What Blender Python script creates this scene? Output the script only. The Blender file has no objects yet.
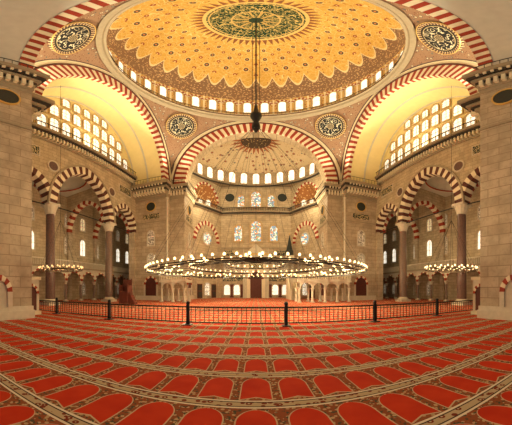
import bpy, math, random
from mathutils import Vector, Matrix
from mathutils.geometry import delaunay_2d_cdt
random.seed(4)
pi=math.pi
scene=bpy.context.scene
try:
    scene.view_settings.view_transform='Standard'
    scene.view_settings.look='None'
except Exception as e: print(e)

# ---------------------------------------------------------------- node helpers
class E:
    def __init__(s,nt,k): s.nt=nt; s.k=k
    def _m(s,op,*a):
        n=s.nt.nodes.new('ShaderNodeMath'); n.operation=op
        for i,x in enumerate((s,)+a):
            if isinstance(x,E): s.nt.links.new(x.k,n.inputs[i])
            else: n.inputs[i].default_value=float(x)
        return E(s.nt,n.outputs[0])
    def __add__(s,o): return s._m('ADD',o)
    def __sub__(s,o): return s._m('SUBTRACT',o)
    def __mul__(s,o): return s._m('MULTIPLY',o)
    def __truediv__(s,o): return s._m('DIVIDE',o)
    def __lt__(s,o): return s._m('LESS_THAN',o)
    def __gt__(s,o): return s._m('GREATER_THAN',o)
    def fract(s): return s._m('FRACT')
    def abs(s): return s._m('ABSOLUTE')
    def sqrt(s): return s._m('SQRT')
    def sin(s): return s._m('SINE')
    def atan2(s,o): return s._m('ARCTAN2',o)
    def mx(s,o): return s._m('MAXIMUM',o)
    def mn(s,o): return s._m('MINIMUM',o)
    def floor(s): return s._m('FLOOR')
MATS={}
def newmat(name,rough=0.8):
    m=bpy.data.materials.new(name); m.use_nodes=True
    nt=m.node_tree; b=nt.nodes['Principled BSDF']
    b.inputs['Roughness'].default_value=rough
    b.inputs['Specular IOR Level'].default_value=0.25
    MATS[name]=m
    return m,nt,b
def coords(nt):
    tc=nt.nodes.new('ShaderNodeTexCoord'); sp=nt.nodes.new('ShaderNodeSeparateXYZ')
    nt.links.new(tc.outputs['Object'],sp.inputs[0])
    return E(nt,sp.outputs[0]),E(nt,sp.outputs[1]),E(nt,sp.outputs[2]),tc.outputs['Object']
def comb(nt,x,y,z=0.0):
    c=nt.nodes.new('ShaderNodeCombineXYZ')
    for i,a in enumerate((x,y,z)):
        if isinstance(a,E): nt.links.new(a.k,c.inputs[i])
        else: c.inputs[i].default_value=a
    return c.outputs[0]
def col(c): return (c[0],c[1],c[2],1.0)
def mix(nt,f,a,b):
    n=nt.nodes.new('ShaderNodeMix'); n.data_type='RGBA'
    if isinstance(f,E): nt.links.new(f.k,n.inputs[0])
    else: n.inputs[0].default_value=f
    for i,x in ((6,a),(7,b)):
        if isinstance(x,tuple): n.inputs[i].default_value=col(x)
        else: nt.links.new(x,n.inputs[i])
    return n.outputs[2]
def noise(nt,vec,scale,detail=3):
    n=nt.nodes.new('ShaderNodeTexNoise'); n.inputs['Scale'].default_value=scale; n.inputs['Detail'].default_value=detail
    nt.links.new(vec,n.inputs['Vector']); return E(nt,n.outputs[0])
def voro(nt,vec,scale,feature='F1'):
    n=nt.nodes.new('ShaderNodeTexVoronoi'); n.feature=feature; n.inputs['Scale'].default_value=scale
    nt.links.new(vec,n.inputs['Vector']); return E(nt,n.outputs['Distance'])
def setcol(nt,b,c):
    if isinstance(c,tuple): b.inputs['Base Color'].default_value=col(c)
    else: nt.links.new(c,b.inputs['Base Color'])
def plain(name,c,rough=0.8,var=0.25,scale=1.5,metal=0.0):
    m,nt,b=newmat(name,rough); x,y,z,v=coords(nt)
    n=noise(nt,v,scale,4)
    d=tuple(k*(1-var) for k in c); e=tuple(min(1,k*(1+var)) for k in c)
    setcol(nt,b,mix(nt,n,d,e)); b.inputs['Metallic'].default_value=metal
    return m
def emis(name,c,s):
    m,nt,b=newmat(name); b.inputs['Base Color'].default_value=col(c)
    b.inputs['Emission Color'].default_value=col(c); b.inputs['Emission Strength'].default_value=s
def stone(name,c1,c2,mort,bw=1.5,bh=0.62):
    m,nt,b=newmat(name,0.6); x,y,z,v=coords(nt)
    br=nt.nodes.new('ShaderNodeTexBrick'); nt.links.new(comb(nt,x+y,z),br.inputs['Vector'])
    br.inputs['Scale'].default_value=1; br.inputs['Brick Width'].default_value=bw; br.inputs['Row Height'].default_value=bh
    br.inputs['Mortar Size'].default_value=0.02; br.inputs['Bias'].default_value=0
    br.inputs['Color1'].default_value=col(c1); br.inputs['Color2'].default_value=col(c2); br.inputs['Mortar'].default_value=col(mort)
    n=noise(nt,v,0.9,8)
    c=mix(nt,((n-0.42)*2.2).mx(0).mn(0.5),br.outputs[0],tuple(k*0.6 for k in c2))
    n2=noise(nt,v,5.0,6)
    setcol(nt,b,mix(nt,((n2-0.5)*2.0).mx(0).mn(0.4),c,tuple(k*0.6 for k in c2)))
stone('pier_stone',(.56,.445,.30),(.46,.36,.235),(.25,.18,.11))
stone('wall_stone',(.60,.475,.30),(.49,.38,.235),(.26,.19,.11),1.2,.5)
plain('cream_plaster',(.84,.70,.34),.8,.08)
plain('white_plaster',(.60,.56,.46),.8,.12)
plain('marble',(.60,.52,.38),.4,.2,3)
plain('red_stone',(.33,.045,.022),.7,.2,3)
plain('white_stone',(.78,.68,.47),.7,.12,3)
plain('frame_stone',(.52,.37,.18),.7,.15,3)
plain('dark_stone',(.10,.03,.02),.6,.3,3)
plain('cornice_dark',(.05,.04,.03),.7,.3,3)
plain('cornice_stone',(.35,.28,.18),.7,.2,3)
plain('porphyry',(.14,.08,.06),.3,.5,6)
plain('granite_grey',(.21,.14,.10),.35,.4,6)
plain('iron_black',(.015,.013,.012),.45,.1,5)
plain('bronze',(.10,.07,.04),.4,.2,5,.6)
plain('wood_dark',(.13,.035,.02),.5,.3,5)
plain('gold',(.65,.42,.12),.4,.15,5,.3)
plain('panel_black',(.03,.035,.03),.5,.2,5)
emis('bulb_glow',(1,.74,.36),3.0)
emis('bulb_dim',(1,.66,.30),1.2)
def pane(name,c1,s,lat=(.72,.62,.42)):
    m,nt,b=newmat(name,.5); x,y,z,v=coords(nt)
    d=voro(nt,comb(nt,(x+y)*1.0,z),3.0,'DISTANCE_TO_EDGE')
    c=mix(nt,d<0.08,c1,lat)
    setcol(nt,b,c); nt.links.new(c,b.inputs['Emission Color']); b.inputs['Emission Strength'].default_value=s
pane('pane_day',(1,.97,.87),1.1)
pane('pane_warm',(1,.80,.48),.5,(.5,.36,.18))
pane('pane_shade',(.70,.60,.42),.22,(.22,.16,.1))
def stained(name):
    m,nt,b=newmat(name,.5); x,y,z,v=coords(nt)
    n=nt.nodes.new('ShaderNodeTexVoronoi'); n.inputs['Scale'].default_value=3.4
    nt.links.new(comb(nt,x+y,z),n.inputs['Vector'])
    sp=nt.nodes.new('ShaderNodeSeparateColor'); nt.links.new(n.outputs['Color'],sp.inputs[0])
    r=E(nt,sp.outputs[0]); g=E(nt,sp.outputs[1])
    c=mix(nt,r>0.50,(.86,.84,.74),(.18,.34,.46)); c=mix(nt,g>0.78,c,(.75,.30,.10)); c=mix(nt,g<0.15,c,(.22,.42,.26))
    d=voro(nt,comb(nt,x+y,z),3.4,'DISTANCE_TO_EDGE'); c=mix(nt,d<0.05,c,(.2,.15,.1))
    setcol(nt,b,c); nt.links.new(c,b.inputs['Emission Color']); b.inputs['Emission Strength'].default_value=.9
stained('pane_stained')

CY=21.8; A=14.0; RI=11.5; ZS=20.0; DR=13.8
def carpet():
    m,nt,b=newmat('carpet_wool',.95); x,y,z,v=coords(nt)
    P=1.26; Q=.62
    fy=((y-3.27)/P).fract()*P
    fx=(((x/Q)+0.5).fract()-0.5).abs()*Q
    t=((fy-0.60)/0.34).mx(0).mn(1)
    w=((t*t*(-1)+1).mx(0)).sqrt()*0.230
    base=fx*-0.40+0.115
    ins=(fx<w)*((fy-base)>0)
    outl=(fx<(w+0.018))*((fy-base+0.026)>0)*(fy<0.965)
    flo=voro(nt,comb(nt,x,y),13); fl2=noise(nt,v,17,2)
    ground=mix(nt,flo<0.36,(.28,.075,.028),(.50,.32,.15))
    ground=mix(nt,fl2>0.58,ground,(.08,.065,.035))
    red=mix(nt,noise(nt,v,2.2,4),(.42,.020,.008),(.66,.060,.016))
    bo=voro(nt,comb(nt,x*1.0,y),9)
    border=mix(nt,bo<0.40,(.50,.35,.19),(.20,.035,.018))
    border=mix(nt,bo<0.16,border,(.58,.44,.25))
    c=mix(nt,outl,ground,(.58,.40,.22))
    c=mix(nt,ins,c,red)
    inb=(fy>1.02)*(fy<1.22)
    c=mix(nt,inb,c,border)
    le=((fy-1.01).abs()<0.020).mx((fy-1.225).abs()<0.020)
    c=mix(nt,le,c,(.76,.62,.42))
    le=((fy-1.045).abs()<0.012).mx((fy-1.19).abs()<0.012)
    c=mix(nt,le,c,(.07,.04,.025))
    setcol(nt,b,c); b.inputs['Specular IOR Level'].default_value=.05
carpet()
def domepaint():
    m,nt,b=newmat('dome_paint',.7); x,y,z,v=coords(nt)
    y=y-CY
    r=(x*x+y*y).sqrt(); a=y.atan2(x)/(2*pi)
    c=mix(nt,noise(nt,v,1.6,5),(.64,.37,.065),(.88,.60,.17))
    fine=voro(nt,comb(nt,a*150,r*1.6),1.0)
    c=mix(nt,(fine<0.19)*(r>5.2),c,(.50,.22,.055))
    fe=voro(nt,v,1.5,'DISTANCE_TO_EDGE')
    c=mix(nt,(fe<0.025)*(r>5.2),c,(.93,.74,.34))
    def spots(n,per,r0,rw,aw,off=0.0):
        u=((a*n+off).fract()-0.5); q=((r-r0)/per); qq=(q.fract()-0.5)*per
        return ((u/aw)*(u/aw)+(qq/rw)*(qq/rw))<1.0
    zone=(r>6.6)*(r<11.8)
    c=mix(nt,spots(24,1.75,6.5,.34,.17)*zone,c,(.92,.72,.34))
    c=mix(nt,spots(24,1.75,6.5,.28,.125)*zone,c,(.14,.10,.065))
    c=mix(nt,spots(24,1.75,6.5,.10,.05)*zone,c,(.72,.30,.10))
    c=mix(nt,spots(24,1.75,7.37,.22,.105,.5)*zone,c,(.40,.10,.04))
    c=mix(nt,spots(24,1.75,7.37,.08,.04,.5)*zone,c,(.90,.70,.36))
    u32=((a*32).fract()-0.5).abs()*2
    low=(r>((u32*u32)*-1.0+13.1))
    c=mix(nt,low,c,(.28,.17,.10))
    c=mix(nt,low*(voro(nt,v,2.6)<.33),c,(.76,.56,.30))
    c=mix(nt,low*(voro(nt,v,2.6)<.16),c,(.40,.09,.05))
    c=mix(nt,((r+(u32*u32)*1.0-13.05).abs()<.09),c,(.92,.78,.46))
    st=((a*48).fract()-0.5).abs()
    c=mix(nt,(r>4.95)*(r<6.2)*((st*2.0)<((r*-1+6.3)/1.5)),c,(.28,.11,.045))
    c=mix(nt,(r>4.7)*(r<5.05),c,(.82,.60,.22))
    ca=noise(nt,comb(nt,a*60,r*1.6),1.0,2)
    mg=mix(nt,((ca-0.5).abs()<0.030),(.018,.055,.028),(.70,.56,.20))
    c=mix(nt,r<4.7,c,mg)
    c=mix(nt,((r-2.3).abs()<0.09),c,(.68,.50,.18))
    c=mix(nt,((r-4.45).abs()<0.07),c,(.68,.50,.18))
    cb=((a*12).fract()-.5).abs()
    c=mix(nt,(r<2.2)*(cb*r<0.20),c,(.60,.43,.14))
    c=mix(nt,(r<0.7),c,(.03,.06,.035))
    setcol(nt,b,c)
domepaint()
def drumpaint():
    m,nt,b=newmat('drum_paint',.7); x,y,z,v=coords(nt)
    y=y-CY
    a=y.atan2(x)/(2*pi)
    c=mix(nt,noise(nt,v,2,3),(.54,.32,.09),(.72,.48,.18))
    u=((a*32+0.5).fract()-0.5).abs()*2.6
    f=voro(nt,v,2.2)
    c=mix(nt,f<0.30,c,(.34,.10,.04))
    c=mix(nt,(u<0.14),c,(.8,.68,.42))
    setcol(nt,b,c)
drumpaint()
def pendpaint():
    m,nt,b=newmat('pendentive_paint',.75); x,y,z,v=coords(nt)
    yy=y-CY
    f=voro(nt,v,1.5); g=voro(nt,v,3.4)
    c=mix(nt,noise(nt,v,.7,3),(.23,.125,.070),(.33,.205,.12))
    c=mix(nt,g<0.30,c,(.16,.045,.025))
    c=mix(nt,g<0.15,c,(.60,.48,.29))
    c=mix(nt,f<0.27,c,(.10,.11,.10))
    c=mix(nt,f<0.19,c,(.62,.51,.32))
    c=mix(nt,f<0.10,c,(.26,.05,.03))
    dx=(x.abs()-A).abs(); dy=(yy.abs()-A).abs()
    e=dx.mn(dy)
    c=mix(nt,e<0.22,c,(.60,.49,.30))
    c=mix(nt,(e-.24).abs()<0.06,c,(.08,.05,.04))
    setcol(nt,b,c)
pendpaint()
def semipaint():
    m,nt,b=newmat('semidome_paint',.75); x,y,z,v=coords(nt)
    yy=y-41.3
    r=(x*x+yy*yy*1.4).sqrt(); a=yy.atan2(x)/(2*pi)
    f=voro(nt,v,.9); f2=voro(nt,v,2.6); st=((a*24).fract()-0.5).abs()*2
    c=mix(nt,noise(nt,v,.5,3),(.58,.46,.27),(.72,.59,.37))
    c=mix(nt,f2<0.22,c,(.42,.24,.11))
    c=mix(nt,f<0.25,c,(.18,.18,.15))
    c=mix(nt,f<0.17,c,(.42,.12,.04))
    c=mix(nt,(r<4.6)*(st<((r*-1+4.8)/2.4)),c,(.34,.12,.05))
    c=mix(nt,(r<2.7),c,(.08,.05,.03))
    c=mix(nt,(r<2.4)*(voro(nt,v,2.2)<0.25),c,(.55,.38,.15))
    setcol(nt,b,c)
semipaint()
def brownpaint():
    m,nt,b=newmat('exedra_paint',.75); x,y,z,v=coords(nt)
    f=voro(nt,v,1.9)
    c=mix(nt,f<0.33,(.34,.14,.045),(.64,.41,.17))
    setcol(nt,b,c)
brownpaint()
def calli():
    m,nt,b=newmat('calligraphy_disc',.5); x,y,z,v=coords(nt)
    n=noise(nt,v,2.0,1.0)
    r=(x*x+y*y).sqrt(); a=y.atan2(x)/(2*pi)
    c=mix(nt,((n-0.5).abs()<0.027),(.012,.014,.014),(.76,.68,.48))
    ray=((a*10).fract()-0.5).abs()
    c=mix(nt,(r<.55),c,(.46,.36,.20))
    c=mix(nt,(r<.48)*(ray<.3),c,(.03,.03,.03))
    c=mix(nt,(r>1.80),c,(.020,.020,.018))
    c=mix(nt,((r-1.8).abs()<.035),c,(.60,.48,.26))
    c=mix(nt,(r>2.05),c,(.10,.045,.03))
    c=mix(nt,(r>2.05)*(((a*40).fract()-.5).abs()<.2),c,(.55,.42,.24))
    setcol(nt,b,c)
calli()
def inscr():
    m,nt,b=newmat('inscription',.5); x,y,z,v=coords(nt)
    n=noise(nt,v,3.2,1.5)
    setcol(nt,b,mix(nt,((n-0.5).abs()<0.04),(.03,.04,.035),(.60,.47,.24)))
inscr()

# ---------------------------------------------------------------- mesh helpers
class MB:
    def __init__(s): s.v=[];s.f=[];s.m=[];s.names=[]
    def mi(s,n):
        if n not in s.names: s.names.append(n)
        return s.names.index(n)
    def face(s,pts,mat):
        i=len(s.v); s.v+= [tuple(p) for p in pts]; s.f.append(tuple(range(i,i+len(pts)))); s.m.append(s.mi(mat))
    def grid(s,rows,mat,close=False):
        i=len(s.v); n=len(rows[0]); k=s.mi(mat)
        for r in rows: s.v+=[tuple(p) for p in r]
        for a in range(len(rows)-1):
            for b in range(n if close else n-1):
                b2=(b+1)%n
                s.f.append((i+a*n+b,i+a*n+b2,i+(a+1)*n+b2,i+(a+1)*n+b)); s.m.append(k)
    def hexa(s,p,mat):
        i=len(s.v); s.v+=[tuple(q) for q in p]; k=s.mi(mat)
        for f in ((3,2,1,0),(4,5,6,7),(0,1,5,4),(1,2,6,5),(2,3,7,6),(3,0,4,7)):
            s.f.append(tuple(i+j for j in f)); s.m.append(k)
    def box(s,x0,x1,y0,y1,z0,z1,mat):
        x0,x1=min(x0,x1),max(x0,x1); y0,y1=min(y0,y1),max(y0,y1)
        s.hexa([(x0,y0,z0),(x1,y0,z0),(x1,y1,z0),(x0,y1,z0),(x0,y0,z1),(x1,y0,z1),(x1,y1,z1),(x0,y1,z1)],mat)
    def fbox(s,F,u0,u1,v0,v1,w0,w1,mat):
        s.hexa([F(u0,v0,w0),F(u1,v0,w0),F(u1,v0,w1),F(u0,v0,w1),F(u0,v1,w0),F(u1,v1,w0),F(u1,v1,w1),F(u0,v1,w1)],mat)
    def lathe(s,prof,c,n,mat,a0=0,a1=2*pi):
        full=abs(a1-a0-2*pi)<1e-6; m=n if full else n+1
        rows=[[(c[0]+r*math.cos(a0+(a1-a0)*j/n),c[1]+r*math.sin(a0+(a1-a0)*j/n),c[2]+z) for j in range(m)] for r,z in prof]
        s.grid(rows,mat,full)
    def tube(s,p,q,r,mat,n=6):
        p=Vector(p);q=Vector(q);d=(q-p).normalized()
        a=d.orthogonal().normalized(); b=d.cross(a)
        rows=[[tuple(o+a*(r*math.cos(2*pi*j/n))+b*(r*math.sin(2*pi*j/n))) for j in range(n)] for o in (p,q)]
        s.grid(rows,mat,True)
    def torus(s,c,R,r,mat,n=96,k=6):
        prof=[(R+r*math.cos(2*pi*j/k),r*math.sin(2*pi*j/k)) for j in range(k+1)]
        s.lathe(prof,c,n,mat)
    def ball(s,c,r,mat,n=8,k=5,sz=1.0):
        prof=[(r*math.sin(pi*j/k),-r*sz*math.cos(pi*j/k)) for j in range(k+1)]
        s.lathe(prof,c,n,mat)
    def obj(s,name,parent=None,smooth=False):
        me=bpy.data.meshes.new(name); me.from_pydata(s.v,[],s.f)
        for n in s.names: me.materials.append(MATS[n])
        me.polygons.foreach_set('material_index',s.m)
        if smooth: me.polygons.foreach_set('use_smooth',[True]*len(s.f))
        me.update(); o=bpy.data.objects.new(name,me); scene.collection.objects.link(o)
        if parent: o.parent=parent
        return o
def empty(name):
    o=bpy.data.objects.new(name,None); scene.collection.objects.link(o); return o
def FR(O,U,W):
    O=Vector(O);U=Vector(U).normalized();W=Vector(W).normalized()
    return lambda u,v,w=0.0:(O.x+U.x*u+W.x*w,O.y+U.y*u+W.y*w,O.z+v)
def arch(r,p,t):
    R=r+p; am=math.acos(p/R)
    if t<=.5:
        a=t*2*am; return (-p+R*math.cos(a),R*math.sin(a))
    a=(1-t)*2*am; return (p-R*math.cos(a),R*math.sin(a))
def vouss(mb,F,cu,cv,ri,ro,p,n,w0,w1,mats,sub=2):
    for i in range(n):
        for j in range(sub):
            t0=(i+j/sub)/n; t1=(i+(j+1)/sub)/n
            a0=arch(ri,p,t0);a1=arch(ri,p,t1);b0=arch(ro,p,t0);b1=arch(ro,p,t1)
            q=lambda a,w:F(cu+a[0],cv+a[1],w)
            m=mats[i%len(mats)]
            mb.face([q(a0,w1),q(b0,w1),q(b1,w1),q(a1,w1)],m)
            mb.face([q(a0,w0),q(a1,w0),q(b1,w0),q(b0,w0)],m)
            mb.face([q(a0,w0),q(a0,w1),q(a1,w1),q(a1,w0)],m)
            mb.face([q(b0,w0),q(b1,w0),q(b1,w1),q(b0,w1)],m)
def inside(pt,loop):
    x,y=pt; c=False; n=len(loop)
    for i in range(n):
        x1,y1=loop[i];x2,y2=loop[(i+1)%n]
        if (y1>y)!=(y2>y) and x<(x2-x1)*(y-y1)/(y2-y1)+x1: c=not c
    return c
def panel(mb,loops,fn,mat,extra=()):
    vs=[];es=[]
    for l in loops:
        i=len(vs); vs+=[Vector(p) for p in l]; es+=[(i+k,i+(k+1)%len(l)) for k in range(len(l))]
    vs+=[Vector(p) for p in extra]
    r=delaunay_2d_cdt(vs,es,[],0,1e-5)
    V=r[0]
    base=len(mb.v); mb.v+=[tuple(fn(p.x,p.y)) for p in V]; k=mb.mi(mat)
    for f in r[2]:
        cx=sum(V[i].x for i in f)/len(f); cy=sum(V[i].y for i in f)/len(f)
        if sum(inside((cx,cy),l) for l in loops)%2==1:
            mb.f.append(tuple(base+i for i in f)); mb.m.append(k)
def archloop(cu,cv,r,p,v0,n=24):
    l=[(cu+arch(r,p,i/n)[0],cv+arch(r,p,i/n)[1]) for i in range(n+1)]
    return l+[(cu-r,v0),(cu+r,v0)] if v0<cv-1e-6 else l
def window(mb,F,cu,v0,w,h,pmat='pane_day',fmat='white_stone',fr=.14,out=.14,p=None,seg=10,bars=True):
    r=w/2; p=r*.15 if p is None else p
    top=arch(r,p,.5)[1]; cv=v0+h-top
    pts=[(cu+arch(r,p,i/seg)[0],cv+arch(r,p,i/seg)[1]) for i in range(seg+1)]+[(cu-r,v0),(cu+r,v0)]
    mb.face([F(a,b,.03) for a,b in pts],pmat)
    vouss(mb,F,cu,cv,r,r+fr,p,seg,0,out,[fmat],1)
    mb.fbox(F,cu-r-fr,cu-r,v0,cv,0,out,fmat); mb.fbox(F,cu+r,cu+r+fr,v0,cv,0,out,fmat)
    mb.fbox(F,cu-r-fr,cu+r+fr,v0-fr,v0,0,out+.05,fmat)
    if bars:
        mb.fbox(F,cu-.03,cu+.03,v0,v0+h,.03,.07,'cornice_stone')
        for k in (1,2): mb.fbox(F,cu-r,cu+r,v0+(h-r)*k/2.2-.03,v0+(h-r)*k/2.2+.03,.03,.06,'cornice_stone')
WN=[0]
def wobj(mb):
    WN[0]+=1; return mb.obj('window_%d'%WN[0])

# ---------------------------------------------------------------- floor
mb=MB(); mb.box(-30,30,-8,50,-.3,0,'carpet_wool'); mb.obj('floor')

# ---------------------------------------------------------------- dome
mb=MB()
R1=DR-.15
mb.lathe([(R1*math.cos(k*pi/2/28),40+13.5*math.sin(k*pi/2/28)) for k in range(28)]+[(.01,53.5)],(0,CY,0),128,'dome_paint')
mb.obj('main_dome',smooth=True)
mb=MB()
mb.lathe([(DR,34.0),(DR,39.8),(R1,40.0)],(0,CY,0),128,'drum_paint')
mb.obj('dome_drum',smooth=True)
mb=MB(); g=DR-13.4
mb.lathe([(13.6+g,33.8),(13.15+g,34.15),(13.0+g,34.5),(12.8+g,34.6),(12.8+g,34.95),(13.4+g,35.0)],(0,CY,0),128,'cornice_stone')
mb.lathe([(12.78+g,34.68),(12.78+g,34.85)],(0,CY,0),128,'dark_stone')
mb.lathe([(13.36+g,35.1),(13.36+g,35.7)],(0,CY,0),128,'white_stone')
for i in range(128):
    a=2*pi*i/128
    mb.tube(((12.9+g)*math.cos(a),CY+(12.9+g)*math.sin(a),34.95),((12.9+g)*math.cos(a),CY+(12.9+g)*math.sin(a),35.7),.03,'iron_black',4)
mb.torus((0,CY,35.7),12.9+g,.05,'iron_black',96,4)
mb.obj('dome_ring_gallery')
mb=MB()
for i in range(32):
    a=2*pi*(i+.5)/32
    F=FR(((DR-.02)*math.cos(a),CY+(DR-.02)*math.sin(a),0),(-math.sin(a),math.cos(a),0),(-math.cos(a),-math.sin(a),0))
    window(mb,F,0,36.1,1.15,3.1,'pane_day','frame_stone',.2,.16,0,bars=False)
    vouss(mb,F,0,38.5,1.0,1.35,0,11,0,.12,['white_stone','red_stone'],1)
wobj(mb)
Rp=A*math.sqrt(2)
mb=MB(); NT=256; NR=14; rows=[]
for k in range(NR+1):
    row=[]
    for j in range(NT):
        th=2*pi*j/NT; hb=A/max(abs(math.cos(th)),abs(math.sin(th)))
        h=DR+(hb-DR)*k/NR
        row.append((h*math.cos(th),CY+h*math.sin(th),ZS+math.sqrt(max(0,Rp*Rp-h*h))))
    rows.append(row)
mb.grid(rows,'pendentive_paint',True); mb.obj('pendentive_vault',smooth=True)
for sx in (-1,1):
    for sy in (-1,1):
        h=15.9; P=Vector((sx*h/math.sqrt(2),CY+sy*h/math.sqrt(2),ZS+math.sqrt(Rp*Rp-h*h)))
        nrm=(Vector((0,CY,ZS))-P).normalized()
        mb=MB(); n=48
        mb.lathe([(.01,.12),(2.3,.12),(2.3,.2),(2.45,.2),(2.5,-.5)],(0,0,0),n,'calligraphy_disc')
        mb.torus((0,0,.18),2.45,.05,'gold',48,6)
        o=mb.obj('calligraphy_medallion')
        zc=nrm; xc=Vector((0,0,1)).cross(zc).normalized(); yc=zc.cross(xc)
        M=Matrix((xc,yc,zc)).transposed().to_4x4(); M.translation=P+nrm*.28; o.matrix_world=M

# ---------------------------------------------------------------- four great arches
def great_arch(F,depth,name,soff,n=62,sofstripe=0):
    mb=MB()
    vouss(mb,F,0,ZS,RI,13.35,0,n,-.6,.02,['red_stone','white_stone'],2)
    vouss(mb,F,0,ZS,13.35,13.6,0,40,-.3,.14,['dark_stone'],1)
    vouss(mb,F,0,ZS,13.6,14.02,0,40,-.3,.06,['white_stone'],1)
    if sofstripe: vouss(mb,F,0,ZS,RI-.06,RI,0,n,-sofstripe,.0,['red_stone','white_stone'],2)
    rows=[[F(RI*math.cos(pi*k/48),ZS+RI*math.sin(pi*k/48),w) for k in range(49)] for w in (0,-depth)]
    mb.grid(rows,soff)
    if 4<depth<7:
        for w in (-depth+.35,-depth*.5):
            vouss(mb,F,0,ZS,RI-.10,RI+.05,0,48,w-.12,w+.12,['white_plaster'],1)
    mb.obj(name)
great_arch(FR((0,CY+A,0),(1,0,0),(0,-1,0)),2.4,'great_arch','wall_stone',78,.4)
great_arch(FR((0,CY-A,0),(1,0,0),(0,1,0)),9,'great_arch','white_plaster',78,1.0)
great_arch(FR((-A,CY,0),(0,1,0),(1,0,0)),5.8,'great_arch','cream_plaster',78,.5)
great_arch(FR((A,CY,0),(0,1,0),(-1,0,0)),5.8,'great_arch','cream_plaster',78,.5)

# ---------------------------------------------------------------- piers
YA0=9.2; YA1=34.4
def pier(sx,far):
    mb=MB()
    if far: a=(14,19.8,YA1,41); b=(11.5,14,35.8,41)
    else: a=(14,19.8,-1,YA0); b=(11.5,14,-1,7.8)
    def lay(e,z0,z1,mat,k=0.0):
        for q in (a,b):
            ea=e+(k if q is a else 0)
            mb.box(sx*(q[0]-e),sx*(q[1]+(e if q is a else 0)),q[2]-(ea if far else 0),q[3]+(ea if not far else 0),z0,z1,mat)
    lay(0,0,17.9,'pier_stone')
    lay(.14,0,.5,'marble'); lay(.08,.5,.75,'marble')
    lay(.10,13.2,13.4,'cornice_stone')
    lay(.04,17.5,18.0,'cornice_stone',.1); lay(.10,18.0,18.4,'cornice_stone',.3); lay(.16,18.4,18.8,'cornice_stone',.55)
    lay(.22,18.8,19.1,'cornice_dark',.8); lay(.42,19.1,19.4,'cornice_stone',.9); lay(.62,19.4,19.7,'cornice_dark',1.0); lay(.8,19.7,20.2,'cornice_stone',1.05)
    if far:
        faces=[(FR((sx*14,YA1,0),(sx,0,0),(0,-1,0)),5.8,1),(FR((sx*14,YA1,0),(0,1,0),(-sx,0,0)),1.4,0),
               (FR((sx*11.5,35.8,0),(sx,0,0),(0,-1,0)),2.5,0),(FR((sx*11.5,35.8,0),(0,1,0),(-sx,0,0)),5.2,0)]
    else:
        faces=[(FR((sx*14,YA0,0),(sx,0,0),(0,1,0)),5.8,1),(FR((sx*14,YA0,0),(0,-1,0),(-sx,0,0)),1.4,0),
               (FR((sx*11.5,7.8,0),(sx,0,0),(0,1,0)),2.5,0),(FR((sx*11.5,7.8,0),(0,-1,0),(-sx,0,0)),8,0)]
    for F,L,ka in faces:
        n=max(2,int(L/.5)); k=1.05 if ka else 0
        for i in range(n):
            u=L*(i+.5)/n
            mb.fbox(F,u-.13,u+.13,18.3,19.2,0,.34+k*.85,'white_stone')
            mb.fbox(F,u-.10,u+.10,19.4,19.72,0,.72+k,'white_stone')
            mb.tube(F(u,20.2,.7+k),F(u,20.95,.7+k),.025,'iron_black',4)
        mb.tube(F(0,20.95,.7+k),F(L,20.95,.7+k),.04,'iron_black',4)
    for F,L,ka in faces:
        if L<3: continue
        m=min(L/2,2.9) if far else 1.75
        n=24
        mb.face([F(m+.8*math.cos(2*pi*i/n),16.2+.8*math.sin(2*pi*i/n),.08) for i in range(n)],'panel_black')
        vouss(mb,F,m,16.2,.8,.92,0,16,0,.12,['gold'],1)
        vouss(mb,lambda u,v,w,F=F,m=m:F(2*m-u,32.4-v,w),m,16.2,.8,.92,0,16,0,.12,['gold'],1)
        if far:
            mb.fbox(F,m-1.5,m+1.5,13.9,14.8,0,.06,'inscription')
            for v0,h,w in ((9.2,2.6,1.2),(5.4,2.4,1.2)):
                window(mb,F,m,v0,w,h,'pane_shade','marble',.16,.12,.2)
            mm=m; rb=1.0; zb=2.6
        else:
            mm=2.2; rb=.5; zb=1.6
        vouss(mb,F,mm,zb,rb,rb+.3,.2,9,0,.14,['red_stone','white_stone'],1)
        mb.fbox(F,mm-rb-.3,mm-rb,.75,zb,0,.14,'marble'); mb.fbox(F,mm+rb,mm+rb+.3,.75,zb,0,.14,'marble')
        mb.face([F(mm+q[0],q[1],.04) for q in archloop(0,zb,rb,.2,.75,12)],'marble' if not far else 'dark_stone')
    cx=sx*14; cy=YA1 if far else YA0
    mb.lathe([(.26,.75),(.26,1),(.17,1.1),(.17,16.9),(.28,17.5)],(cx,cy,0),10,'marble')
    mb.obj('stone_pier')
for sx in (-1,1):
    pier(sx,True); pier(sx,False)

# ---------------------------------------------------------------- side arcades + tympana
def column(mb,x,y,h,r,shaft,cap='marble'):
    mb.box(x-r*1.5,x+r*1.5,y-r*1.5,y+r*1.5,0,.35*r+.1,cap)
    b=.35*r+.1
    mb.lathe([(r*1.45,b),(r*1.5,b+.2*r),(r*1.2,b+.45*r),(r*1.15,b+.6*r),(r,b+.7*r)],(x,y,0),18,cap)
    ch=2.0*r+.1
    mb.lathe([(r,b+.7*r),(r*.96,h*.5),(r*.88,h-ch-.15*r)],(x,y,0),18,shaft)
    mb.lathe([(r*.88,h-ch-.15*r),(r*1.1,h-ch-.08*r),(r*1.0,h-ch),(r*1.15,h-ch*.75),(r*1.25,h-ch*.6),(r*1.45,h-ch*.35),(r*1.6,h-ch*.2)],(x,y,0),12,cap)
    mb.box(x-r*1.5,x+r*1.5,y-r*1.5,y+r*1.5,h-ch*.2,h,cap)
HW=12.6
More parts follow.
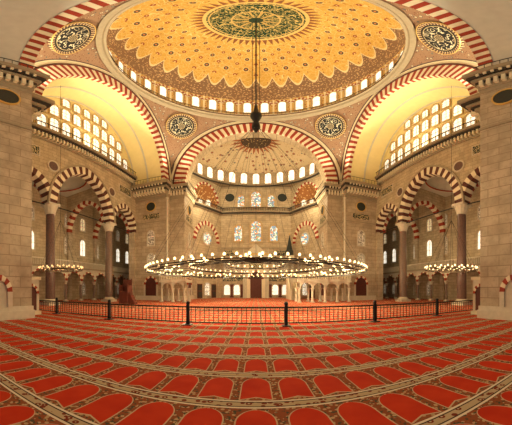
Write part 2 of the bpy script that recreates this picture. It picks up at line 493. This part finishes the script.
for sx,side in ((-1,'left'),(1,'right')):
    X=19.8
    F=FR((sx*X,CY,0),(0,1,0),(-sx,0,0))
    G=FR((sx*(X+1.0),CY,0),(0,1,0),(sx,0,0))
    mb=MB()
    CS=9.05; RS=2.95
    L=[(-HW,22.2),(-HW,11.8)]
    def al(cu,r,p,n=20):
        return [(cu-arch(r,p,i/n)[0],11.8+arch(r,p,i/n)[1]) for i in range(n+1)]
    L+=al(-CS,RS,.6)+al(0,4.95,1.2)+al(CS,RS,.6)+[(HW,11.8),(HW,22.2)]
    L2=[];[L2.append(p) for p in L if not L2 or (abs(p[0]-L2[-1][0])+abs(p[1]-L2[-1][1])>1e-4)]
    panel(mb,[L2],lambda u,v:F(u,v,0),'wall_stone')
    panel(mb,[L2],lambda u,v:G(u,v,0),'wall_stone')
    vouss(mb,F,0,11.8,4.95,6.05,1.2,33,-1.05,.08,['dark_stone','white_stone'])
    vouss(mb,F,0,11.8,6.05,6.3,1.2,24,-.1,.16,['cornice_stone'],1)
    for c in (-CS,CS):
        vouss(mb,F,c,11.8,RS,RS+.8,.6,21,-1.05,.07,['dark_stone','white_stone'])
        s=1 if c>0 else -1
        mb.fbox(F,s*(CS+RS),s*HW,0,11.8,-1.05,.0,'pier_stone')
    mb.obj('wall_arcade_%s'%side)
    for u in (-5.5,5.5):
        mb=MB(); q=F(u,0,-.5); column(mb,q[0],q[1],11.8,.56,'porphyry' if u<0 else 'granite_grey')
        mb.obj('arcade_column')
    mb=MB()
    for u in (-5.5,5.5):
        n=24; v=17.0
        mb.face([F(u+.65*math.cos(2*pi*i/n),v+.65*math.sin(2*pi*i/n),.07) for i in range(n)],'porphyry')
        for k in range(20):
            a0=2*pi*k/20;a1=2*pi*(k+1)/20
            mb.face([F(u+.65*math.cos(a0),v+.65*math.sin(a0),.1),F(u+.85*math.cos(a0),v+.85*math.sin(a0),.1),F(u+.85*math.cos(a1),v+.85*math.sin(a1),.1),F(u+.65*math.cos(a1),v+.65*math.sin(a1),.1)],'marble')
    for u in (-CS,CS):
        mb.fbox(F,u-1.7,u+1.7,17.8,19.3,0,.10,'marble'); mb.fbox(F,u-1.55,u+1.55,17.95,19.15,.1,.14,'inscription')
    mb.obj('trim_roundels_%s'%side)
    mb=MB()
    for a,b in ((-HW,-6),(-5,5),(6,HW)):
        mb.tube(F(a,11.7,-.5),F(b,11.7,-.5),.07,'iron_black',6)
    mb.obj('iron_tie_rod')
    mb=MB()
    mb.fbox(F,-HW,HW,20.6,20.9,-.2,.2,'cornice_stone'); mb.fbox(F,-HW,HW,21.5,21.75,-.2,.75,'cornice_dark'); mb.fbox(F,-HW,HW,21.75,22.1,-.2,1.0,'cornice_stone')
    for i in range(50):
        u=-HW+2*HW*(i+.5)/50
        mb.fbox(F,u-.13,u+.13,20.9,21.5,0,.55,'white_stone')
        mb.tube(F(u,22.1,.9),F(u,22.9,.9),.03,'iron_black',4)
    mb.tube(F(-HW,22.9,.9),F(HW,22.9,.9),.05,'iron_black',4)
    mb.obj('trim_gallery_%s'%side)
    T=F
    mb=MB()
    a0=math.asin(2.0/RI)
    loop=[(RI*math.cos(a0+(pi-2*a0)*i/40),ZS+RI*math.sin(a0+(pi-2*a0)*i/40)) for i in range(41)]
    panel(mb,[loop],lambda u,v:T(u,v,0),'cream_plaster')
    mb.obj('wall_tympanum_%s'%side)
    for v0,h,w,us in ((22.9,2.5,1.3,[-9,-7.2,-5.4,-3.6,-1.8,0,1.8,3.6,5.4,7.2,9]),(26.0,2.4,1.3,[-7.2,-5.4,-3.6,-1.8,0,1.8,3.6,5.4,7.2]),(28.95,1.9,1.2,[-3.6,-1.8,0,1.8,3.6])):
        mb=MB()
        for u in us:
            hh=h
            if abs(u)>8.9: hh=2.0
            if abs(u)>7 and v0>25: hh=1.9
            window(mb,T,u,v0,w,hh,'pane_day','frame_stone',.16,.2,0)
        wobj(mb)
    mb=MB(); XO=29.0
    O=FR((sx*XO,CY,0),(0,1,0),(-sx,0,0))
    mb.box(sx*XO,sx*(XO+.4),-2,50,0,20,'wall_stone'); mb.obj('wall_%s'%side)
    mb=MB()
    for k,yy in enumerate([8,11.8,15.6,19.4,23.2,27,30.8,34.6,38.4,42.2,46]):
        u=yy-CY
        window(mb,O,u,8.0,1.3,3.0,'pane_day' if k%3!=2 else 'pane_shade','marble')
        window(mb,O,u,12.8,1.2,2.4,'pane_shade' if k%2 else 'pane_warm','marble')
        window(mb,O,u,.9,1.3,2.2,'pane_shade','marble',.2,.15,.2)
    wobj(mb)
    mb=MB()
    xi=X+1.0; xm=(X+1.0+XO)/2
    for yc,ry in ((13.0,3.0),(CY,3.9),(30.6,3.0),(38.5,3.6)):
        rr=min(ry,3.8)
        y0=yc-{13.0:8,21.8:5.5,30.6:3.3,38.5:4.6}[yc]; y1=yc+{13.0:3.3,21.8:5.5,30.6:3.3,38.5:12}[yc]
        lp=[(X*1.0,y0),(XO,y0),(XO,y1),(X*1.0,y1)]
        ci=[(xm+rr*math.cos(2*pi*i/32),yc+rr*math.sin(2*pi*i/32)) for i in range(32)]
        panel(mb,[lp,ci],lambda u,v:(sx*u,v,18.6),'white_plaster')
        mb.lathe([(rr*math.cos(k*pi/16),18.6+rr*.8*math.sin(k*pi/16)) for k in range(9)],(sx*xm,yc,0),32,'white_plaster')
        mb.torus((sx*xm,yc,18.6),rr,.12,'red_stone',40,5)
    mb.obj('ceiling_aisle_%s'%side)
    mb=MB()
    for yy in (16.3,27.3,34.2):
        H=FR((sx*xm,yy,0),(1,0,0),(0,-1,0)); hw=(XO-xi)/2
        l=[(-hw,18.6),(-hw,11.8)]+[(-arch(3.6,.7,i/20)[0],11.8+arch(3.6,.7,i/20)[1]) for i in range(21)]+[(hw,11.8),(hw,18.6)]
        panel(mb,[l],lambda u,v:H(u,v,.4),'wall_stone'); panel(mb,[l],lambda u,v:H(u,v,-.4),'wall_stone')
        vouss(mb,H,0,11.8,3.6,4.2,.7,21,-.45,.46,['red_stone','white_stone'])
        mb.box(sx*(XO-.5),sx*XO,yy-.45,yy+.45,0,11.8,'pier_stone')
    mb.obj('transverse_arches_%s'%side)
    e=empty('side_gallery'); mb=MB()
    XG=25.4; K=FR((sx*XG,0,0),(0,1,0),(-sx,0,0))
    mb.box(sx*XG,sx*XO,5,48.6,4.7,5.15,'marble'); mb.box(sx*(XG-.15),sx*(XG+.1),5,48.6,5.0,5.25,'cornice_stone')
    st=3.3; ys=[7+st*i for i in range(13)]
    for y0 in ys[:-1]:
        c=y0+st/2; r=st/2-.22
        l=[(y0,4.7),(y0,3.1)]+[(c-arch(r,.4,i/14)[0],min(4.62,3.1+.8*arch(r,.4,i/14)[1])) for i in range(15)]+[(y0+st,3.1),(y0+st,4.7)]
        panel(mb,[l],lambda u,v:K(u,v,0),'marble')
        n=11
        for i in range(n):
            t0=i/n;t1=(i+1)/n;m='red_stone' if i%2==0 else 'white_stone'
            f=lambda rr,t:(c+arch(rr,.4,t)[0],3.1+.8*arch(rr,.4,t)[1])
            a,b_,c_,d=f(r,t0),f(r+.28,t0),f(r+.28,t1),f(r,t1)
            mb.face([K(q[0],min(q[1],4.68),.04) for q in (a,b_,c_,d)],m)
        for k in range(11):
            yy=y0+st*k/11
            mb.fbox(K,yy-.05,yy+.05,5.25,6.1,-.05,.03,'marble')
        mb.fbox(K,y0,y0+st,6.1,6.25,-.08,.06,'marble')
    mb.obj('balustrade',e)
    mb=MB()
    for y0 in ys: column(mb,sx*(XG+.15),y0,3.1,.2,'granite_grey')
    mb.obj('columns',e)
# ---------------------------------------------------------------- qibla bay
WC=49.0
QF=FR((0,WC,0),(1,0,0),(0,-1,0))
mb=MB(); mb.box(-7.5,7.5,WC,WC+.4,0,29,'wall_stone'); mb.obj('wall_qibla')
for sx,side in ((-1,'left'),(1,'right')):
    mb=MB(); mb.box(sx*12,sx*29.4,WC,WC+.4,0,20,'wall_stone'); mb.obj('wall_qibla_%s'%side)
    mb=MB(); mb.box(sx*12.0,sx*12.35,38,41.1,0,29,'wall_stone'); mb.obj('wall_bay_%s'%side)
for sx,side in ((-1,'left'),(1,'right')):
    P0=Vector((sx*7.5,49,0)); P1=Vector((sx*12.05,41,0)); mid=(P0+P1)/2; d=(P1-P0).normalized(); L=(P1-P0).length
    w=Vector((-d.y,d.x,0))
    if w.dot(Vector((0,30,0))-mid)<0: w=-w
    D=FR(mid,d,w)
    mb=MB()
    hole=archloop(0,20.9,3.3,.3,19.3,24)
    panel(mb,[[(-L/2,0),(L/2,0),(L/2,25.6),(-L/2,25.6)],hole],lambda u,v:D(u,v,0),'wall_stone')
    rows=[]
    for k in range(11):
        t=k/10*pi/2
        rows.append([D(3.35*math.cos(t)*math.cos(pi*j/20),20.9+3.6*math.sin(t),-3.0*math.cos(t)*math.sin(pi*j/20)) for j in range(21)])
    mb.grid(rows,'exedra_paint')
    rows=[[D(3.35*math.cos(pi*j/20),v,-3.0*math.sin(pi*j/20)) for j in range(21)] for v in (19.3,20.9)]
    mb.grid(rows,'exedra_paint')
    vouss(mb,D,0,20.9,3.3,3.75,.3,21,-.1,.08,['red_stone','white_stone'])
    vouss(mb,D,0,11.6,3.0,3.9,.5,23,0,.12,['red_stone','white_stone'])
    mb.fbox(D,-3.9,-3.0,0,11.6,0,.12,'pier_stone'); mb.fbox(D,3.0,3.9,0,11.6,0,.12,'pier_stone')
    mb.face([D(q[0],q[1],.03) for q in archloop(0,11.6,3.0,.5,0,24)],'wall_stone')
    mb.fbox(D,-3,3,8.6,8.9,0,.15,'cornice_stone')
    mb.fbox(D,-2.6,2.6,4.0,4.7,0,.12,'inscription')
    for s in (-1,1): mb.fbox(D,s*1.4,s*2.8,.1,2.9,0,.12,'wood_dark'); mb.fbox(D,s*1.55,s*2.65,.3,1.4,.12,.16,'cornice_dark'); mb.fbox(D,s*1.55,s*2.65,1.6,2.7,.12,.16,'cornice_dark')
    mb.obj('wall_exedra_%s'%side)
    mb=MB(); n=28
    mb.face([D(1.15*math.cos(2*pi*i/n),12.1+1.15*math.sin(2*pi*i/n),.10) for i in range(n)],'pane_stained')
    vouss(mb,D,0,12.1,1.15,1.4,0,14,0,.18,['marble'],1)
    vouss(mb,lambda u,v,w_:D(-u,24.2-v,w_),0,12.1,1.15,1.4,0,14,0,.18,['marble'],1)
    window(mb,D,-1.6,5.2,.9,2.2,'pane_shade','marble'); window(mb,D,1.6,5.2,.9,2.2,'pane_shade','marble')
    window(mb,D,0,.7,1.5,2.4,'pane_day','marble',.2,.2,.1)
    wobj(mb)
    mb=MB()
    for ang in (-50,-17,17,50):
        t=math.radians(90+ang); c=(3.2*math.cos(t),-2.85*math.sin(t))
        pc=D(c[0],0,c[1]); ud=Vector(D(-math.sin(t),0,-math.cos(t)))-Vector(D(0,0,0)); wd=Vector(D(-math.cos(t),0,math.sin(t)))-Vector(D(0,0,0))
        window(mb,FR((pc[0],pc[1],0),ud,wd),0,20.1,.9,1.8,'pane_day','white_stone')
    wobj(mb)
    mb=MB(); u0,u1=-L/2,L/2
    mb.fbox(D,u0,u1,18.3,18.5,0,.35,'cornice_stone'); mb.fbox(D,u0,u1,18.5,18.8,0,.7,'cornice_dark'); mb.fbox(D,u0,u1,18.8,19.05,0,.85,'cornice_stone')
    for i in range(26):
        u=u0+(u1-u0)*(i+.5)/26; mb.tube(D(u,19.05,.75),D(u,19.85,.75),.05,'iron_black',4)
    mb.tube(D(u0,19.85,.75),D(u1,19.85,.75),.08,'iron_black',4)
    mb.obj('trim_balcony_%s'%side)
mb=MB()
mb.fbox(QF,-7.6,7.6,18.3,18.5,0,.35,'cornice_stone'); mb.fbox(QF,-7.6,7.6,18.5,18.8,0,.7,'cornice_dark'); mb.fbox(QF,-7.6,7.6,18.8,19.05,0,.85,'cornice_stone')
for i in range(42):
    u=-7.6+15.2*(i+.5)/42; mb.tube(QF(u,19.05,.75),QF(u,19.85,.75),.05,'iron_black',4)
mb.tube(QF(-7.6,19.85,.75),QF(7.6,19.85,.75),.08,'iron_black',4)
mb.fbox(QF,-7.5,7.5,10.6,10.9,0,.2,'cornice_stone')
mb.fbox(QF,-7.5,7.5,24.9,25.3,0,.3,'cornice_stone')
for u in (-5.6,5.6):
    n=24
    mb.face([QF(u+1.0*math.cos(2*pi*i/n),22.6+1.0*math.sin(2*pi*i/n),.1) for i in range(n)],'panel_black')
    mb.fbox(QF,u-1.3,u+1.3,9.1,10.2,0,.1,'inscription')
for u in (-5.15,-3.0,3.0,5.15):
    mb.fbox(QF,u-.38,u+.38,.1,2.9,0,.12,'wood_dark')
for u in (-4.9,4.9):
    mb.fbox(QF,u-2.3,u+2.3,3.6,4.6,0,.1,'inscription')
mb.obj('trim_balcony_centre')
mb=MB()
for u,w,v0,h in ((0,2.1,12.2,4.6),(-3.8,1.6,12.3,3.5),(3.8,1.6,12.3,3.5)):
    window(mb,QF,u,v0,w,h,'pane_stained','frame_stone',.35,.2)
wobj(mb)
mb=MB()
for u,w,v0,h in ((0,2.0,20.2,3.8),(-3.2,1.4,20.2,2.9),(3.2,1.4,20.2,2.9)):
    window(mb,QF,u,v0,w,h,'pane_stained','frame_stone',.3,.2)
wobj(mb)
mb=MB()
for u in (-6.2,-4.1,4.1,6.2):
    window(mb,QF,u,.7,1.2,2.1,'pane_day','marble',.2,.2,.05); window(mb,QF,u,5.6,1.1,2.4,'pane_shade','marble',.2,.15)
wobj(mb)
SC=36.5; SR=12.3
mb=MB()
foot=[(-12.4,SC-.0),(-12.4,41),(-7.5,49.2),(7.5,49.2),(12.4,41),(12.4,SC)]
arc=[(SR*math.cos(pi*i/40),SC+SR*math.sin(pi*i/40)) for i in range(41)]
panel(mb,[foot+[],arc],lambda u,v:(u,v,25.5),'wall_stone')
rows=[[(SR*math.cos(pi*i/48),SC+SR*math.sin(pi*i/48),z) for i in range(49)] for z in (25.3,28.9)]
mb.grid(rows,'wall_stone')
for (r0,r1,z0,z1,m) in ((SR-.3,SR,25.1,25.35,'cornice_dark'),(SR-.5,SR,25.35,25.6,'cornice_stone')):
    mb.lathe([(r1,z0),(r0,z0),(r0,z1),(r1,z1)],(0,SC,0),48,m,0,pi)
mb.obj('wall_apse_drum')
mb=MB()
rows=[[(SR*math.cos(k*pi/2/16)*math.cos(pi*i/48),SC+SR*math.cos(k*pi/2/16)*math.sin(pi*i/48),28.9+4.4*math.sin(k*pi/2/16)) for i in range(49)] for k in range(17)]
mb.grid(rows,'semidome_paint'); mb.obj('semi_dome',smooth=True)
mb=MB()
for i in range(15):
    t=pi*(i+.5)/15
    window(mb,FR(((SR-.02)*math.cos(t),SC+(SR-.02)*math.sin(t),0),(-math.sin(t),math.cos(t),0),(-math.cos(t),-math.sin(t),0)),0,25.9,1.35,2.8,'pane_day','frame_stone',.2,.12,0,bars=False)
wobj(mb)

# ---------------------------------------------------------------- mihrab
mb=MB()
mb.fbox(QF,-2.4,2.4,0,9.2,0,.35,'marble'); mb.fbox(QF,-1.9,1.9,0,7.8,.35,.5,'white_stone')
mb.face([QF(q[0],q[1],.53) for q in archloop(0,4.0,1.2,.5,0,16)],'dark_stone')
vouss(mb,QF,0,4.0,1.2,1.6,.5,13,.5,.62,['red_stone','white_stone'],1)
mb.fbox(QF,-2.6,2.6,9.2,9.5,0,.6,'gold')
mb.face([QF(-2.4,9.5,.3),QF(2.4,9.5,.3),QF(0,11.6,.3)],'marble')
for s in (-1,1):
    q=QF(s*2.6,0,.4); mb.lathe([(.22,0),(.18,.4),(.16,8.6),(.26,9.1),(.1,9.8),(.01,10.8)],(q[0],q[1],0),10,'marble')
mb.fbox(QF,-1.5,1.5,6.1,7.2,.5,.56,'inscription')
mb.obj('mihrab')
mb=MB(); x0,x1=6.0,7.2
for i in range(16):
    y0=38.6+i*.36; mb.box(x0,x1,y0,45.6,i*.3,(i+1)*.3,'marble')
for x in (x0-.12,x1):
    mb.hexa([(x,38.4,0),(x+.12,38.4,0),(x+.12,44.4,0),(x,44.4,0),(x,38.4,1.0),(x+.12,38.4,1.0),(x+.12,44.4,5.8),(x,44.4,5.8)],'white_stone')
mb.box(x0-.1,x0+.1,38.3,38.5,0,3.6,'marble'); mb.box(x1-.1,x1+.1,38.3,38.5,0,3.6,'marble'); mb.box(x0-.2,x1+.2,38.2,38.6,3.6,4.1,'marble')
for x in (x0,x1):
    for y in (44.3,45.6): mb.tube((x,y,4.8),(x,y,8.0),.1,'marble',8)
mb.box(x0-.2,x1+.2,44.1,45.8,8.0,8.5,'marble')
mb.lathe([(.95,8.5),(.8,8.8),(.72,9.6),(.62,9.7),(.02,12.8)],(6.6,44.95,0),8,'panel_black')
mb.ball((6.6,44.95,12.95),.14,'gold')
mb.obj('minbar_pulpit')
def mahfil(xa,xb,ya,yb,h):
    mb=MB(); n=max(2,int((xb-xa)/1.9))
    for i in range(n+1):
        for y in (ya+.2,yb-.2): column(mb,xa+.2+(xb-xa-.4)*i/n,y,h-.9,.16,'marble')
    K=FR((0,ya,0),(1,0,0),(0,-1,0)); s=(xb-xa-.4)/n
    for i in range(n):
        c=xa+.2+s*(i+.5); r=s/2-.15
        l=[(c-s/2,h-.1),(c-s/2,h-.9)]+[(c-arch(r,.2,j/12)[0],h-.9+.72*arch(r,.2,j/12)[1]*.85/r*.9) for j in range(13)]+[(c+s/2,h-.9),(c+s/2,h-.1)]
        panel(mb,[l],lambda u,v:K(u,v,0),'marble')
    mb.box(xa-.1,xb+.1,ya-.1,yb+.1,h-.1,h+.15,'marble')
    for (a,b,c,d) in ((xa,xb,ya-.05,ya+.05),(xa,xb,yb-.05,yb+.05),(xa-.05,xa+.05,ya,yb),(xb-.05,xb+.05,ya,yb)):
        mb.box(a,b,c,d,h+.15,h+.3,'marble'); mb.box(a,b,c,d,h+.8,h+.95,'marble')
    k=int((xb-xa)/.25)
    for i in range(k+1):
        x=xa+(xb-xa)*i/k; mb.box(x-.05,x+.05,ya-.04,ya+.04,h+.3,h+.8,'white_stone')
    mb.obj('muezzin_platform')
mahfil(5.6,13.2,30.2,33.0,2.9); mahfil(-13.4,-9.6,30.2,33.0,2.9)
mb=MB(); px,py=-15.3,24.0
for dx in (-.6,.6):
    for dy in (-.5,.5): mb.tube((px+dx,py+dy,0),(px+dx,py+dy,3.1 if dy>0 else 2.5),.06,'wood_dark',8)
mb.box(px-.65,px+.65,py-.55,py+.55,1.4,1.55,'wood_dark'); mb.box(px-.62,px+.62,py-.52,py-.46,.1,1.4,'wood_dark'); mb.box(px-.62,px+.62,py+.46,py+.52,.1,3.0,'wood_dark')
mb.box(px-.62,px-.56,py-.5,py+.5,.1,2.3,'wood_dark'); mb.box(px+.56,px+.62,py-.5,py+.5,.1,2.3,'wood_dark')
for i in range(5): mb.box(px+.65,px+1.5-.17*i,py-.35,py+.35,.28*i,.28*(i+1),'wood_dark')
mb.obj('preacher_chair')
for sx in (-1,1):
    mb=MB(); K=FR((sx*12.95,8.75,0),(0,1,0),(-sx,0,0))
    mb.fbox(K,-.65,.65,0,2.4,-.85,0,'marble'); mb.fbox(K,-.7,.75,2.4,2.6,-.86,.1,'white_stone'); mb.fbox(K,-.7,.75,0,.25,-.86,.12,'white_stone')
    vouss(mb,K,0,1.45,.42,.6,.12,9,0,.07,['red_stone','white_stone'],1)
    mb.face([K(q[0],q[1],.02) for q in archloop(0,1.45,.42,.12,.3,10)],'dark_stone')
    mb.obj('marble_niche_cabinet')

# ---------------------------------------------------------------- fence
e=empty('iron_railing'); mb=MB(); YF=10.7; XL=15.5
posts=[-3.26+4.67*k for k in range(-2,5)]+[-XL,XL]
for x in posts:
    if abs(x)>XL: continue
    mb.box(x-.07,x+.07,YF-.07,YF+.07,0,1.0,'iron_black'); mb.ball((x,YF,1.06),.1,'iron_black')
    mb.box(x-.2,x+.2,YF-.25,YF+.25,0,.04,'iron_black')
mb.obj('posts',e); mb=MB()
for z,r in ((.88,.04),(.74,.018),(.14,.03)): mb.tube((-XL,YF,z),(XL,YF,z),r,'iron_black',6)
n=140
for i in range(n+1):
    x=-XL+2*XL*i/n; mb.tube((x,YF,.14),(x,YF,.88),.018,'iron_black',4)
    if i<n and i%2: mb.torus((x+.11,YF,.81),.05,.008,'iron_black',8,3)
mb.obj('rails_and_balusters',e)

# ---------------------------------------------------------------- chandeliers
def bulbring(mb,mg,c,R,n,r=.08,gm='bulb_glow'):
    for i in range(n):
        a=2*pi*(i+.5)/n; x=c[0]+R*math.cos(a); y=c[1]+R*math.sin(a)
        mb.tube((x,y,c[2]),(x,y,c[2]+.10),.02,'bronze',4)
        mb.lathe([(.02,.09),(.05,.12),(.055,.17)],(x,y,c[2]),6,'bronze')
        mg.ball((x,y,c[2]+.24),r,gm,8,5,1.3)
e=empty('ring_chandelier'); mb=MB(); mg=MB(); Z=3.35
for R,n,dz in ((10.1,96,0),(9.3,0,0),(6.2,56,.35),(5.6,0,.35),(2.6,20,.6)):
    mb.torus((0,CY,Z+dz),R,.04,'iron_black',96,5)
    if n: bulbring(mb,mg,(0,CY,Z+dz),R,n)
for i in range(24):
    a=2*pi*i/24; c,s=math.cos(a),math.sin(a)
    mb.tube((10.1*c,CY+10.1*s,Z),(6.2*c,CY+6.2*s,Z+.35),.03,'iron_black',4)
    mb.tube((6.2*c,CY+6.2*s,Z+.35),(2.6*c,CY+2.6*s,Z+.6),.025,'iron_black',4)
    if i%2==0:
        cx,cy=8.2*c,CY+8.2*s
        mb.torus((cx,cy,Z+.1),.9,.03,'iron_black',20,4); bulbring(mb,mg,(cx,cy,Z+.1),.9,7)
mb.obj('frame',e); mg.obj('bulbs',e,True); mb=MB()
for i in range(16):
    a=2*pi*i/16; c,s=math.cos(a),math.sin(a)
    mb.tube((10.1*c,CY+10.1*s,Z),(.3*c,CY+.3*s,20.2),.013,'iron_black',3)
    if i%2: mb.tube((6.2*c,CY+6.2*s,Z+.35),(.3*c,CY+.3*s,20.2),.011,'iron_black',3)
mb.obj('suspension_wires',e); mb=MB()
mb.lathe([(.02,19.4),(.25,19.9),(.42,20.3),(.38,20.8),(.25,21.2),(.4,21.7),(.55,22.1),(.55,22.5),(.3,22.9),(.2,23.6),(.06,24.6)],(0,CY,0),14,'iron_black')
mb.tube((0,CY,24),(0,CY,53.4),.07,'iron_black',6)
mb.tube((.35,CY,22),(.35,CY,53.3),.035,'iron_black',4); mb.tube((-.35,CY,22),(-.35,CY,53.3),.035,'iron_black',4)
mb.obj('hub_and_cable',e,True)
for sx in (-1,1):
    e=empty('small_chandelier'); mb=MB(); mg=MB(); c=(sx*16.6,14.6,3.6)
    R0=2.5 if sx>0 else 2.1
    for R,n in ((R0,26),(1.3,12)):
        mb.torus(c,R,.04,'bronze',40,5); bulbring(mb,mg,c,R,n,.075,'bulb_glow' if sx>0 else 'bulb_dim')
    for i in range(8):
        a=2*pi*i/8; mb.tube((c[0]+R0*math.cos(a),c[1]+R0*math.sin(a),c[2]),(c[0],c[1],c[2]+5),.012,'iron_black',3)
        mb.tube((c[0]+R0*math.cos(a),c[1]+R0*math.sin(a),c[2]),(c[0],c[1],c[2]),.02,'bronze',4)
    mb.tube((c[0],c[1],c[2]+5),(c[0],c[1],29.5),.015,'iron_black',4)
    mb.obj('frame',e); mg.obj('bulbs',e,True)

# ---------------------------------------------------------------- lights
def light(kind,name,loc,power,c,**k):
    l=bpy.data.lights.new(name,kind); l.energy=power; l.color=c
    tgt=k.pop('aim',None)
    for a,b in k.items(): setattr(l,a,b)
    o=bpy.data.objects.new(name,l); scene.collection.objects.link(o); o.location=loc
    if tgt is not None: o.rotation_euler=(Vector(tgt)-Vector(loc)).to_track_quat('-Z','Y').to_euler()
    return o
warm=(1,.78,.46)
for i in range(8):
    a=2*pi*(i+.5)/8
    light('POINT','chandelier_light',(8.2*math.cos(a),CY+8.2*math.sin(a),Z+.5),960,(1,.79,.47),shadow_soft_size=.12)
for sx in (-1,1):
    light('POINT','small_chandelier_light',(sx*16.6,14.6,4.4),400 if sx>0 else 220,warm,shadow_soft_size=.12)
    light('AREA','cove_light',(sx*19.1,CY,22.25),1900,(1,.85,.46),shape='RECTANGLE',size=.25,size_y=20,aim=(sx*16.0,CY,31))
    for far in (0,1):
        y=34.6 if far else 9.0
        light('SPOT','dome_fill_spot',(sx*13.0,y,21.6),8800,(1,.88,.62),spot_size=1.9,spot_blend=.8,shadow_soft_size=.2,aim=(-sx*2,CY+(-3 if far else 3),48))  # added spots on the pier cornices to brighten the dome, no fixture modelled
    light('POINT','aisle_light',(sx*24,CY,8.5),190,warm,shadow_soft_size=.2)
    light('POINT','aisle_light',(sx*24,32,8.5),160,warm,shadow_soft_size=.2)
    light('POINT','bay_light',(sx*8,40,19.9),1700,(1,.81,.50),shadow_soft_size=.2)
    light('POINT','bay_light',(sx*3.5,40,5.5),450,(1,.78,.46),shadow_soft_size=.15)
w=bpy.data.worlds.new('World'); scene.world=w; w.use_nodes=True
bg=w.node_tree.nodes['Background']; bg.inputs[0].default_value=(1,.93,.78,1); bg.inputs[1].default_value=.45

# ---------------------------------------------------------------- camera (panoramic lens, like the stitched photo)
cd=bpy.data.cameras.new('Camera'); co=bpy.data.objects.new('Camera',cd); scene.collection.objects.link(co)
co.location=(0,0,1.7); co.rotation_euler=(pi/2,0,0)
cd.lens=17; cd.sensor_width=36; cd.clip_start=.05; cd.clip_end=300
cd.type='PANO'
FP=230.0
for t in (getattr(cd,'cycles',None),cd):
    try:
        t.panorama_type='EQUIRECTANGULAR'
        t.longitude_min=-256/FP; t.longitude_max=256/FP
        t.latitude_max=290/FP; t.latitude_min=-135/FP
        print('pano via',t); break
    except Exception as ex: print('pano fail',ex)
scene.camera=co
